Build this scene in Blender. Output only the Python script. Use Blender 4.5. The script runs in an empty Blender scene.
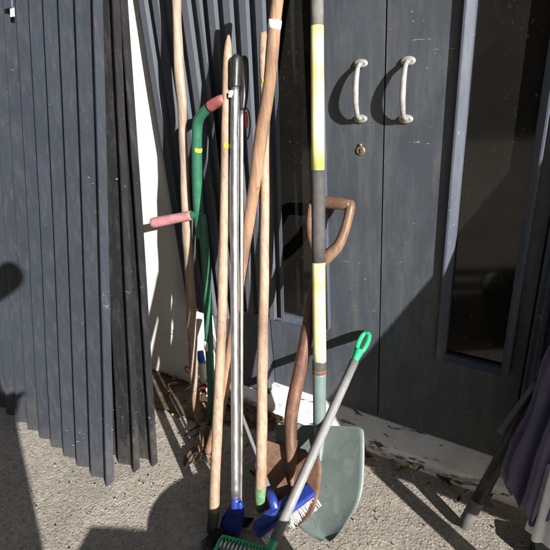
import bpy, bmesh, math, random
from mathutils import Vector as V, Matrix, noise
random.seed(7)
R = math.radians
scene = bpy.context.scene
COL = scene.collection

# ------------------------------------------------------------------ camera
CAM = V((0, -1.43, 1.40)); FPX = 490.0
def cam_axes(p, yw, rl):
    cy, sy, cp, sp = math.cos(yw), math.sin(yw), math.cos(p), math.sin(p)
    fwd = V((sy*cp, cy*cp, -sp)); right = V((cy, -sy, 0)); down = fwd.cross(right)
    r = right*math.cos(rl) + down*math.sin(rl); d = -right*math.sin(rl) + down*math.cos(rl)
    return r, d, fwd
AR, AD, AF = cam_axes(R(24.5), R(-34.3), R(4.4))
cd = bpy.data.cameras.new('camera'); cam = bpy.data.objects.new('camera', cd); COL.objects.link(cam)
m = Matrix((AR, -AD, -AF)).transposed().to_4x4(); m.translation = CAM
cam.matrix_world = m
cd.sensor_width = 36; cd.lens = 36*FPX/550; cd.clip_start = 0.02; cd.clip_end = 500
scene.camera = cam
def ray(px, py): return AF + AR*((px-275)/FPX) + AD*((py-275)/FPX)
def at(px, py, x=None, y=None, z=None):
    v = ray(px, py)
    i, val = (0, x) if x is not None else (1, y) if y is not None else (2, z)
    return CAM + v*((val-CAM[i])/v[i])
def mpp(P): return (P-CAM).dot(AF)/FPX          # metres per photo pixel at a point
class Lean:                                     # plane a leaning tool lies in (holds its foot, its top and the x axis)
    def __init__(s, G, T):
        s.G, s.T = G, T; s.n = (T-G).cross(V((1, 0, 0))).normalized()
        if s.n.y > 0: s.n.negate()
    def pt(s, px, py, off=0.0):
        v = ray(px, py); return CAM + v*(((s.G + s.n*off)-CAM).dot(s.n)/v.dot(s.n))

# ------------------------------------------------------------------ object helpers
def tag(o, label=None, cat=None, group=None, kind=None):
    if label: o['label'] = label
    if cat: o['category'] = cat
    if group: o['group'] = group
    if kind: o['kind'] = kind
    return o
def thing(name, loc, label, cat, group=None):
    o = bpy.data.objects.new(name, None); COL.objects.link(o); o.location = loc; o.empty_display_size = .05
    return tag(o, label, cat, group)
def root_loc(o):
    while o.parent: o = o.parent
    return V(o.location)
def build(name, bm, mat, parent=None, smooth=True, loc=None, bevel=0):
    me = bpy.data.meshes.new(name)
    off = root_loc(parent) if parent else V(loc) if loc is not None else V((0, 0, 0))
    bmesh.ops.recalc_face_normals(bm, faces=bm.faces)
    for v in bm.verts: v.co -= off
    for f in bm.faces: f.smooth = smooth
    bm.to_mesh(me); bm.free()
    for mm in (mat if isinstance(mat, (list, tuple)) else [mat]): me.materials.append(mm)
    o = bpy.data.objects.new(name, me); COL.objects.link(o)
    if parent: o.parent = parent
    else: o.location = off
    if bevel:
        b = o.modifiers.new('bevel', 'BEVEL'); b.width = bevel; b.segments = 2; b.limit_method = 'ANGLE'; b.harden_normals = False
    return o
def catmull(P, n):
    out = []
    for i in range(len(P)-1):
        p0 = P[max(i-1, 0)]; p1 = P[i]; p2 = P[i+1]; p3 = P[min(i+2, len(P)-1)]
        for k in range(n):
            t = k/n
            out.append([0.5*((2*b)+(-a+c)*t+(2*a-5*b+4*c-d)*t*t+(-a+3*b-3*c+d)*t**3) for a, b, c, d in zip(p0, p1, p2, p3)])
    out.append(list(P[-1])); return out
def tube(bm, pts, rad, seg=16, sub=5, wob=0.0, flat=None, closed=False, cap=True):
    """pts vectors, rad float or list"""
    if not isinstance(rad, (list, tuple)): rad = [rad]*len(pts)
    P = [list(p)+[r] for p, r in zip(pts, rad)]
    if sub > 1 and len(P) > 1: P = catmull(P, sub)
    C = [V(p[:3]) for p in P]; rr = [p[3] for p in P]
    rings = []; up = None
    for i, c in enumerate(C):
        t = (C[min(i+1, len(C)-1)]-C[max(i-1, 0)]).normalized()
        if up is None:
            up = t.orthogonal().normalized() if flat is None else (flat - t*flat.dot(t)).normalized()
        else: up = (up - t*up.dot(t)).normalized()
        s = t.cross(up); ring = []
        for k in range(seg):
            a = 2*math.pi*k/seg
            q = rr[i]*(1+wob*noise.noise(c*9+V((math.cos(a), math.sin(a), 0))*.6))
            ring.append(bm.verts.new(c+(up*math.cos(a)+s*math.sin(a))*q))
        rings.append(ring)
    for a, b in zip(rings, rings[1:]):
        for k in range(seg): bm.faces.new((a[k], a[(k+1) % seg], b[(k+1) % seg], b[k]))
    if cap: bm.faces.new(rings[0]); bm.faces.new(rings[-1])
    return bm
def BM(): return bmesh.new()
def box(bm, lo, hi, M=None):
    vs = [bm.verts.new(((hi if i & 1 else lo)[0], (hi if i & 2 else lo)[1], (hi if i & 4 else lo)[2])) for i in range(8)]
    if M is not None:
        for v in vs: v.co = M @ v.co
    for q in ((0,1,3,2),(4,6,7,5),(0,4,5,1),(2,3,7,6),(0,2,6,4),(1,5,7,3)): bm.faces.new([vs[i] for i in q])
    return bm
def frame_box(bm, c, ax, ay, az, sx, sy, sz):
    vs = [bm.verts.new(c+ax*(sx if i & 1 else -sx)+ay*(sy if i & 2 else -sy)+az*(sz if i & 4 else -sz)) for i in range(8)]
    for q in ((0,1,3,2),(4,6,7,5),(0,4,5,1),(2,3,7,6),(0,2,6,4),(1,5,7,3)): bm.faces.new([vs[i] for i in q])
def grid_solid(bm, fn, nu, nv, nrm, th):
    """a thickened grid; fn(u,v)->Vector, nrm Vector or fn"""
    A = [[None]*(nu+1) for _ in range(nv+1)]; B = [[None]*(nu+1) for _ in range(nv+1)]
    for j in range(nv+1):
        for i in range(nu+1):
            p = fn(i/nu, j/nv); n = nrm(i/nu, j/nv) if callable(nrm) else nrm
            A[j][i] = bm.verts.new(p); B[j][i] = bm.verts.new(p-n*th)
    for j in range(nv):
        for i in range(nu):
            bm.faces.new((A[j][i], A[j][i+1], A[j+1][i+1], A[j+1][i])); bm.faces.new((B[j][i], B[j+1][i], B[j+1][i+1], B[j][i+1]))
    for j in range(nv):
        for c in (0, nu):
            bm.faces.new((A[j][c], A[j+1][c], B[j+1][c], B[j][c]))
    for i in range(nu):
        for r in (0, nv):
            bm.faces.new((A[r][i], A[r][i+1], B[r][i+1], B[r][i]))
    return bm
def blade(bm, rows, pl, dish, th=.002, off=0.0, nu=16, fold=0.0):
    rows = catmull([list(map(float, r)) for r in rows], 4)
    def fn(u, v):
        k = v*(len(rows)-1); i = min(int(k), len(rows)-2); t = k-i
        py, xl, xr, sk = [a+(b-a)*t for a, b in zip(rows[i], rows[i+1])]
        s = 2*u-1
        return pl.pt(xl+(xr-xl)*u, py+sk*s, off) + pl.n*(-dish*(1-s*s) + dish*.5)
    return grid_solid(bm, fn, nu, len(rows)-1, pl.n, th)
def lathe(bm, c, prof, ax=V((0, 0, 1)), seg=24):
    ux = ax.orthogonal().normalized(); uy = ax.cross(ux); rings = []
    for r, h in prof: rings.append([bm.verts.new(c+ax*h+(ux*math.cos(2*math.pi*k/seg)+uy*math.sin(2*math.pi*k/seg))*r) for k in range(seg)])
    for a, b in zip(rings, rings[1:]):
        for k in range(seg): bm.faces.new((a[k], a[(k+1) % seg], b[(k+1) % seg], b[k]))
    if prof[0][0] > 1e-4: bm.faces.new(rings[0])
    if prof[-1][0] > 1e-4: bm.faces.new(rings[-1])
    return bm

# ------------------------------------------------------------------ materials
class Mat:
    def __init__(s, name, rough=.6, metal=0.0, spec=.5):
        s.m = bpy.data.materials.new(name); s.m.use_nodes = True; s.N = s.m.node_tree.nodes; s.L = s.m.node_tree.links
        s.b = s.N['Principled BSDF']; s.b.inputs['Roughness'].default_value = rough; s.b.inputs['Metallic'].default_value = metal
        s.b.inputs['Specular IOR Level'].default_value = spec
        s.tc = s.N.new('ShaderNodeTexCoord'); s.bumpin = None
    def vec(s, scale=(1, 1, 1), rot=(0, 0, 0)):
        n = s.N.new('ShaderNodeMapping'); n.inputs['Scale'].default_value = scale; n.inputs['Rotation'].default_value = rot
        s.L.new(s.tc.outputs['Object'], n.inputs[0]); return n.outputs[0]
    def noise(s, scale, detail=6, rough=.6, vs=(1, 1, 1), dist=0):
        n = s.N.new('ShaderNodeTexNoise'); n.inputs['Scale'].default_value = scale; n.inputs['Detail'].default_value = detail
        n.inputs['Roughness'].default_value = rough; n.inputs['Distortion'].default_value = dist
        s.L.new(s.vec(vs), n.inputs['Vector']); return n.outputs['Fac']
    def voro(s, scale, feat='F1', out='Distance', vs=(1, 1, 1)):
        n = s.N.new('ShaderNodeTexVoronoi'); n.inputs['Scale'].default_value = scale; n.feature = feat
        s.L.new(s.vec(vs), n.inputs['Vector']); return n.outputs[out]
    def ramp(s, f, stops):
        n = s.N.new('ShaderNodeValToRGB'); e = n.color_ramp.elements
        while len(e) < len(stops): e.new(.5)
        for i, (p, c) in enumerate(stops):
            e[i].position = p; c = (c, c, c) if isinstance(c, (int, float)) else c; e[i].color = (*c, 1)
        s.L.new(f, n.inputs[0]); return n.outputs[0]
    def mix(s, f, a, b, mode='MIX'):
        n = s.N.new('ShaderNodeMix'); n.data_type = 'RGBA'; n.blend_type = mode
        for k, x in ((0, f), (6, a), (7, b)):
            if isinstance(x, (int, float)): n.inputs[k].default_value = x if k == 0 else (x, x, x, 1)
            elif isinstance(x, tuple): n.inputs[k].default_value = (*x, 1)
            else: s.L.new(x, n.inputs[k])
        return n.outputs[2]
    def col(s, c):
        if isinstance(c, tuple): s.b.inputs['Base Color'].default_value = (*c, 1)
        else: s.L.new(c, s.b.inputs['Base Color'])
        return s
    def rough(s, f): s.L.new(f, s.b.inputs['Roughness']); return s
    def bump(s, h, strength=.4, dist=.002):
        n = s.N.new('ShaderNodeBump'); n.inputs['Strength'].default_value = strength; n.inputs['Distance'].default_value = dist
        s.L.new(h, n.inputs['Height'])
        if s.bumpin: s.L.new(s.bumpin, n.inputs['Normal'])
        s.bumpin = n.outputs[0]; s.L.new(s.bumpin, s.b.inputs['Normal']); return s

def worn(name, c, rough=.55, amt=.25, scale=14, spec=.4, metal=0, speck=None, bump=.15):
    """painted or plastic surface: a slightly mottled colour with fine dust and a little bump"""
    a = Mat(name, rough, metal, spec)
    lo = tuple(x*(1-amt) for x in c); hi = tuple(min(1, x*(1+amt)) for x in c)
    k = a.ramp(a.noise(scale), [(.3, lo), (.7, hi)])
    if speck: k = a.mix(a.ramp(a.noise(scale*9, 3, .7), [(.66, 0.), (.72, 1.)]), k, speck)
    k = a.mix(a.ramp(a.noise(scale*1.7, 8, .75), [(.52, 0.), (.68, .4)]), k, tuple(x*.55+.02 for x in c))
    a.col(k); a.bump(a.noise(scale*6), bump, .001)
    a.rough(a.ramp(a.noise(scale*2), [(.3, max(0, rough-.12)), (.7, min(1, rough+.12))]))
    return a.m
def wood(name, c1, c2, grime=None, rough=.6):
    a = Mat(name, rough, 0, .3)
    g = a.noise(110, 6, .7, (1, 1, .035), .5)
    k = a.ramp(g, [(.3, c2), (.62, c1)])
    k = a.mix(a.ramp(a.noise(260, 3, .6, (1, 1, .02)), [(.60, 0.), (.68, .6)]), k, tuple(x*.45 for x in c2))
    k = a.mix(a.ramp(a.noise(9, 6, .65, (1, 1, .5)), [(.42, 0.), (.66, .7)]), k, grime or tuple(x*.5 for x in c2))
    k = a.mix(a.ramp(a.noise(90, 3, .6, (1, 1, .5)), [(.68, 0.), (.74, .7)]), k, tuple(x*.35 for x in c2))
    a.col(k); a.bump(g, .25, .001); return a.m

M = {}
# ground: exposed aggregate concrete
a = Mat('concrete_paving', .9, 0, .25)
base = a.ramp(a.noise(3.5, 8, .6), [(.3, (.34, .31, .27)), (.7, (.52, .475, .415))])
base = a.mix(a.ramp(a.noise(55, 5, .7), [(.35, .8), (.62, 0.)]), base, (.27, .24, .205))
base = a.mix(a.ramp(a.noise(1.3, 6, .65), [(.48, 0.), (.66, .45)]), base, (.24, .21, .18))
st = a.voro(95, out='Color')
n = a.N.new('ShaderNodeSeparateColor'); a.L.new(st, n.inputs[0])
stones = a.ramp(n.outputs[0], [(0, (.12, .10, .085)), (.25, (.40, .34, .27)), (.6, (.50, .46, .40)), (1, (.56, .53, .48))])
sm = a.ramp(a.voro(95), [(.22, 1.), (.42, 0.)])
mk = a.mix(1.0, sm, a.ramp(n.outputs[1], [(.40, 0.), (.52, .7)]), 'MULTIPLY')
base = a.mix(mk, base, stones)
base = a.mix(a.ramp(a.noise(170, 3, .7), [(.58, 0.), (.64, .85)]), base, (.08, .065, .05))
base = a.mix(a.ramp(a.noise(34, 5, .6), [(.66, 0.), (.70, .8)]), base, (.10, .085, .07))
a.col(base)
a.bump(a.noise(20, 8, .7), .7, .012); a.bump(a.noise(120, 6, .75), .8, .004); a.bump(a.ramp(a.voro(95), [(.1, 1.), (.5, 0.)]), .6, .003)
M['ground'] = a.m
a = Mat('soil', .95, 0, .2); a.col(a.ramp(a.noise(28, 8, .7), [(.3, (.045, .035, .026)), (.55, (.13, .10, .075)), (.75, (.26, .21, .16))])); a.bump(a.noise(45, 8, .75), .9, .01); M['soil'] = a.m
# door paint
def door_paint(name, c):
    a = Mat(name, .55, 0, .28)
    k = a.ramp(a.noise(3, 7, .65, (1, 1, .6)), [(.3, tuple(x*.86 for x in c)), (.7, tuple(x*1.12 for x in c))])
    k = a.mix(a.ramp(a.noise(30, 8, .75, (1, 1, .18)), [(.45, 0.), (.75, .22)]), k, (.24, .235, .22))      # dust streaks
    k = a.mix(a.ramp(a.noise(5, 6, .7, (2.2, 1, .12)), [(.56, 0.), (.74, .28)]), k, (.15, .145, .135))         # runs
    ch = a.mix(1.0, a.ramp(a.noise(75, 2, .5, (.4, 1, 1.6), 1.2), [(.70, 0.), (.72, .75)]), a.ramp(a.noise(4.5, 3), [(.52, 0.), (.60, 1.)]), 'MULTIPLY')
    k = a.mix(ch, k, (.34, .33, .31)) # chips, in patches
    k = a.mix(a.ramp(a.noise(7, 5, .6), [(.5, 0.), (.8, .35)]), k, tuple(x*.6 for x in c))
    a.col(k); a.rough(a.ramp(a.noise(14), [(.3, .38), (.7, .62)])); a.bump(a.noise(35, 6, .6, (1, 1, .3)), .18, .002); return a.m
M['door'] = door_paint('dark_grey_door_paint', (.054, .062, .076))
M['jamb'] = door_paint('blue_grey_frame_paint', (.040, .049, .070))
M['moulding'] = door_paint('sunlit_moulding_paint', (.060, .072, .098))  # frame paint lightened to put the sunlit bright strip into the colour
# threshold with flaking paint
a = Mat('flaking_sill_paint', .75, 0, .3)
k = a.ramp(a.noise(9, 6), [(.3, (.62, .60, .57)), (.7, (.80, .78, .75))])
k = a.mix(a.ramp(a.noise(11, 9, .72, (.35, 1.3, 1)), [(.60, 0.), (.62, .9)]), k, (.26, .265, .275))
k = a.mix(a.ramp(a.noise(24, 8, .75, (.3, 1.2, 1), .5), [(.575, 0.), (.59, 1.)]), k, (.06, .057, .052))
a.col(k); a.bump(a.noise(11, 9, .72, (.35, 1.3, 1)), .5, .004); a.bump(a.noise(90, 5), .4, .002); M['sill'] = a.m
# white wall
a = Mat('white_render', .85, 0, .25)
k = a.ramp(a.noise(5, 8, .65), [(.3, (.72, .715, .70)), (.7, (.84, .84, .83))])
k = a.mix(a.ramp(a.noise(16, 8, .75, (1, 1, .3)), [(.58, 0.), (.72, .35)]), k, (.35, .31, .26))
a.col(k); a.bump(a.noise(60, 6, .7), .35, .003); M['white'] = a.m
# cladding sheets
def cladding(name, c):
    a = Mat(name, .55, 0, .3)
    k = a.ramp(a.noise(2.2, 6, .6), [(.3, tuple(x*.85 for x in c)), (.7, tuple(x*1.15 for x in c))])
    k = a.mix(a.ramp(a.noise(45, 8, .75, (1, 1, .12)), [(.5, 0.), (.8, .25)]), k, (.16, .155, .15))
    ch = a.mix(1.0, a.ramp(a.noise(60, 2, .5, (.35, 1, 1.8), 1.5), [(.70, 0.), (.72, .6)]), a.ramp(a.noise(3.5, 3), [(.57, 0.), (.66, 1.)]), 'MULTIPLY')
    k = a.mix(ch, k, (.34, .34, .34))
    sx_ = a.N.new('ShaderNodeSeparateXYZ'); a.L.new(a.tc.outputs['Object'], sx_.inputs[0])
    dz_ = a.N.new('ShaderNodeMath'); dz_.operation = 'ADD'; a.L.new(sx_.outputs[2], dz_.inputs[0]); a.L.new(a.noise(9, 6, .7), dz_.inputs[1])
    k = a.mix(a.ramp(dz_.outputs[0], [(.42, .28), (.66, 0.)]), k, (.11, .10, .085))      # splashed dirt at the foot
    k = a.mix(a.ramp(a.noise(210, 2, .5), [(.74, 0.), (.76, .5)]), k, (.3, .3, .3))
    a.col(k); a.rough(a.ramp(a.noise(12, 5), [(.3, .4), (.7, .62)])); a.bump(a.noise(50, 5), .12, .001); return a.m
M['clad'] = cladding('dark_grey_cladding', (.030, .035, .046))
M['clad2'] = cladding('grey_cladding', (.078, .088, .106))
M['clad3'] = cladding('black_cladding', (.014, .014, .016))
# glass (dark interior seen as a dark pane with dried dirt)
def pane_mat(name, c):
    a = Mat(name, .08, 0, .5)
    d = a.ramp(a.noise(85, 4, .8, (1, 1, .7)), [(.60, 0.), (.72, .55)])
    d2 = a.mix(1.0, d, a.ramp(a.noise(6, 5, .6), [(.42, 0.), (.62, 1.)]), 'MULTIPLY')
    k = a.ramp(a.noise(2.6, 5, .6), [(.35, c), (.7, tuple(x*2.2 for x in c))])
    k = a.mix(d2, k, (.13, .125, .115)); a.col(k)
    a.rough(a.ramp(d2, [(0, .07), (.5, .6)])); return a.m
M['pane'] = pane_mat('dark_window_glass', (.006, .0058, .005))
M['wood_pale'] = wood('bleached_wood', (.38, .305, .24), (.22, .165, .12))
M['wood_tan'] = wood('tan_wood', (.34, .215, .14), (.20, .115, .07))
M['wood_light'] = wood('sanded_wood', (.39, .28, .205), (.24, .155, .105))
M['wood_red'] = wood('rusty_stained_wood', (.175, .088, .058), (.085, .042, .03), (.05, .03, .022), .45)
M['wood_board'] = wood('board_wood', (.20, .13, .08), (.12, .075, .045))
def steel(name, c, rough=.25, metal=1):
    a = Mat(name, rough, metal); a.col(a.ramp(a.noise(40, 6, .7, (1, 1, .1)), [(.3, tuple(x*.7 for x in c)), (.7, c)]))
    a.rough(a.ramp(a.noise(60, 5, .7, (1, 1, .1)), [(.3, rough*.7), (.7, rough*1.5)])); return a.m
M['alu'] = steel('brushed_aluminium', (.50, .50, .52), .36, .9)
M['chrome'] = steel('worn_chrome', (.52, .50, .46), .32, .9)
M['pewter'] = worn('cast_grey_metal', (.34, .335, .325), .45, .3, 60, .45, .3, (.3, .25, .2))
M['brass'] = worn('tarnished_brass', (.30, .24, .15), .5, .35, 90, .5, .7)
a = Mat('rusty_steel', .8, .15, .3)
k = a.ramp(a.noise(16, 8, .7), [(.3, (.075, .042, .028)), (.5, (.15, .082, .052)), (.72, (.24, .155, .11))])
a.col(a.mix(a.ramp(a.noise(60, 5, .7), [(.6, 0.), (.7, .8)]), k, (.07, .035, .022))); a.bump(a.noise(70, 6, .7), .5, .002); M['rust'] = a.m
a = Mat('worn_teal_paint', .5, .1, .45)
k = a.ramp(a.noise(6, 7, .65), [(.3, (.085, .112, .108)), (.7, (.135, .170, .160))])
k = a.mix(a.ramp(a.noise(22, 8, .75, (1, 1, .35), .6), [(.54, 0.), (.62, .5)]), k, (.19, .20, .18))
k = a.mix(a.ramp(a.noise(48, 6, .75), [(.60, 0.), (.66, .8)]), k, (.12, .075, .045))
a.col(k); a.bump(a.noise(40, 6), .25, .002); M['teal'] = a.m
a = Mat('yellow_sleeve_glare', .5, 0, .45)
k = a.ramp(a.noise(7, 2, .5, (0, 0, 1)), [(.40, (.50, .50, .12)), (.60, (.66, .65, .40))])  # cream bands paint the burnt-out highlight on the glossy yellow
k = a.mix(a.ramp(a.noise(90, 5, .7), [(.62, 0.), (.70, .6)]), k, (.42, .42, .25)); a.col(k); a.bump(a.noise(120, 4), .15, .001)
M['yellow'] = a.m; M['cream'] = a.m
M['greygrip'] = worn('grey_rubber', (.060, .060, .060), .75, .25, 40, .3, 0, (.2, .2, .2))
M['greytop'] = worn('weathered_grey_sleeve', (.14, .137, .133), .8, .3, 30, .3, 0, (.3, .3, .29))
M['black'] = worn('black_plastic', (.018, .018, .019), .4, .25, 30, .5, 0, (.12, .11, .10))
M['blackmatte'] = worn('black_painted_pole', (.014, .014, .015), .45, .3, 30, .45, 0, (.06, .06, .06))
M['blue'] = worn('blue_plastic', (.016, .036, .22), .4, .2, 20, .5, 0, (.18, .22, .4))
M['green'] = worn('green_plastic', (.02, .36, .15), .38, .12, 20, .5, 0)
M['greenpaint'] = worn('green_paint', (.022, .115, .068), .42, .2, 20, .5, 0, (.16, .2, .17))
M['greenworn'] = worn('worn_green_socket', (.10, .20, .10), .6, .4, 60, .4, 0, (.4, .36, .25))
M['pink'] = worn('faded_pink_grip', (.36, .165, .175), .55, .3, 35, .4, 0, (.55, .42, .42))
M['redgrip'] = worn('faded_red_grip', (.28, .085, .08), .5, .3, 50, .5, 0, (.55, .4, .38))
M['greyplastic'] = worn('grey_pole_coating', (.19, .19, .195), .5, .12, 30, .45)
M['whiteplastic'] = worn('white_plastic', (.75, .75, .72), .5, .08, 30, .45, 0, (.5, .48, .44))
M['sticker'] = worn('white_sticker', (.80, .79, .76), .6, .06, 80, .3)
M['tagyellow'] = worn('yellow_price_tag', (.66, .80, .03), .6, .05, 30, .3)
M['red'] = worn('red_plastic', (.50, .03, .025), .5, .15, 30, .4)
M['redcloth'] = worn('red_cotton', (.42, .025, .03), .85, .2, 60, .2)
M['whitecloth'] = worn('white_cotton', (.74, .73, .72), .9, .06, 30, .2)
M['bluecloth'] = worn('blue_cotton', (.04, .14, .55), .85, .15, 40, .2)
M['darkmetal'] = worn('dark_forged_iron', (.045, .040, .036), .6, .4, 50, .4, .4, (.14, .09, .06))
M['bristle'] = worn('black_bristle', (.03, .03, .032), .55, .4, 90, .4)
M['whitebristle'] = worn('white_bristle', (.72, .72, .70), .6, .12, 90, .3)
a = Mat('purple_canvas', .85, 0, .2)
w = a.noise(420, 2, .5)
a.col(a.mix(a.ramp(w, [(.4, 0.), (.6, .35)]), a.ramp(a.noise(8, 5), [(.3, (.092, .080, .135)), (.7, (.135, .118, .185))]), (.05, .042, .085)))
a.b.inputs['Sheen Weight'].default_value = .25; a.bump(a.noise(26, 4), .3, .004); a.bump(w, .25, .0006); M['purple'] = a.m
M['leaf'] = None
a = Mat('dry_leaf', .8, 0, .2); oi = a.N.new('ShaderNodeObjectInfo')
a.col(a.ramp(oi.outputs['Random'], [(0, (.10, .05, .025)), (.5, (.22, .12, .055)), (1, (.34, .24, .13))])); a.bump(a.noise(90, 4), .4, .002); M['leaf'] = a.m
M['skin'] = worn('skin', (.50, .30, .22), .5, .06, 20, .4); M['shirt'] = worn('navy_shirt', (.03, .04, .08), .9, .1, 30, .2)
M['trousers'] = worn('grey_trousers', (.08, .08, .085), .9, .1, 30, .2); M['hair'] = worn('brown_hair', (.05, .03, .02), .6, .3, 90, .3)

# ------------------------------------------------------------------ setting
def S(o): o['kind'] = 'structure'; return o
bm = BM()
def gz(x, y):
    return .006*noise.noise(V((x*2.2, y*2.2, 0))) + .003*noise.noise(V((x*9, y*9, 3)))
# ground: fine in the middle, ring to the horizon
nx, ny = 110, 90; X0, X1, Y0, Y1 = -3.2, 1.2, -2.9, .3
gv = [[bm.verts.new((X0+(X1-X0)*i/nx, Y0+(Y1-Y0)*j/ny, (gz(X0+(X1-X0)*i/nx, Y0+(Y1-Y0)*j/ny)-.003) if 0 < i < nx and 0 < j < ny else -.003)) for i in range(nx+1)] for j in range(ny+1)]
for j in range(ny):
    for i in range(nx): bm.faces.new((gv[j][i], gv[j][i+1], gv[j+1][i+1], gv[j+1][i]))
B = 150
o4 = [bm.verts.new((sx*B, sy*B, -.003)) for sx, sy in ((-1, -1), (1, -1), (1, 1), (-1, 1))]
bm.faces.new([o4[0], o4[1]]+[gv[0][i] for i in range(nx, -1, -1)])
bm.faces.new([o4[1], o4[2]]+[gv[j][nx] for j in range(ny, -1, -1)])
bm.faces.new([o4[2], o4[3]]+[gv[ny][i] for i in range(0, nx+1)])
bm.faces.new([o4[3], o4[0]]+[gv[j][0] for j in range(0, ny+1)])
S(build('ground', bm, M['ground']))
# soil gutter along the wall foot
bm = BM(); rows = []
for i in range(61):
    x = -2.6+i*.028
    w0 = .13+.05*noise.noise(V((x*4, 1, 0)))+.12*max(0, min(1, (-.95-x)/.4)); rows.append([bm.verts.new((x, -.06-w0*k/6, .006+.011*max(0, noise.noise(V((x*14, k*1.7, 2))))*(1 if 0 < k < 6 else 0))) for k in range(7)])
for a_, b_ in zip(rows, rows[1:]):
    for k in range(6): bm.faces.new((a_[k], b_[k], b_[k+1], a_[k+1]))
S(build('soil_strip', bm, M['soil']))

# shop wall
root = thing('shop_wall', (-2.4, .1, 0), 'white rendered shop wall behind the leaning tools, beside the double door', 'wall')
bm = BM(); box(bm, (-5, 0.004, -.02), (-1.22, .25, 3.2)); build('wall_face', bm, M['white'], root, False)
bm = BM(); box(bm, (.06, 0.004, -.02), (5, .25, 3.2)); build('wall_face', bm, M['white'], root, False)
bm = BM(); box(bm, (-1.22, 0.004, 2.12), (.06, .25, 3.2)); build('lintel', bm, M['white'], root, False)
bm = BM(); box(bm, (-4.6, -.118, -.02), (-1.285, .002, 3.2)); [setattr(v.co,'y',-.103) for v in bm.verts if v.co.y < -.1]; build('pier', bm, M['white'], root, False, bevel=.006)
# door frame
root = thing('door_frame', (-.55, .05, 0), 'dark blue-grey timber frame around the double door', 'door frame')
for x0, x1, d in ((-1.22, -1.02, .02), (-.075, .06, .03)):
    bm = BM(); box(bm, (x0, -d, .085), (x1, .09, 2.10)); build('jamb', bm, M['jamb'], root, False, bevel=.006)
for x0 in (-.058, -.02, .02):
    bm = BM(); box(bm, (x0, -.043, .08), (x0+.02, -.0305, 2.08)); build('moulding', bm, M['jamb'], root, False, bevel=.006)
bm = BM(); box(bm, (-1.22, -.03, 2.102), (.06, .09, 2.17)); build('head_rail', bm, M['jamb'], root, False, bevel=.006)

# sloping threshold
bm = BM()
prof = [(.06, .083), (.0, .080), (-.083, .042), (-.094, .030), (-.100, -.02), (.06, -.02)]
xs = [-1.75+i*.03 for i in range(92)]
rings = []
for x in xs:
    rr = []
    for k, (y, z) in enumerate(prof):
        j = 1 if k in (2, 3) else 0
        rr.append(bm.verts.new((x, y+j*.006*noise.noise(V((x*11, k, 0))), z+j*.005*noise.noise(V((x*13, k, 5))))))
    rings.append(rr)
for a_, b_ in zip(rings, rings[1:]):
    for k in range(len(prof)): bm.faces.new((a_[k], a_[(k+1) % 6], b_[(k+1) % 6], b_[k]))
bm.faces.new(rings[0]); bm.faces.new(rings[-1])
tag(build('door_sill', bm, M['sill'], None, True, (-.55, -.05, 0)), 'sloping door sill of flaking white and grey paint along the foot of the doors', 'sill')
for p in bpy.data.objects['door_sill'].data.polygons: p.use_smooth = False

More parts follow.
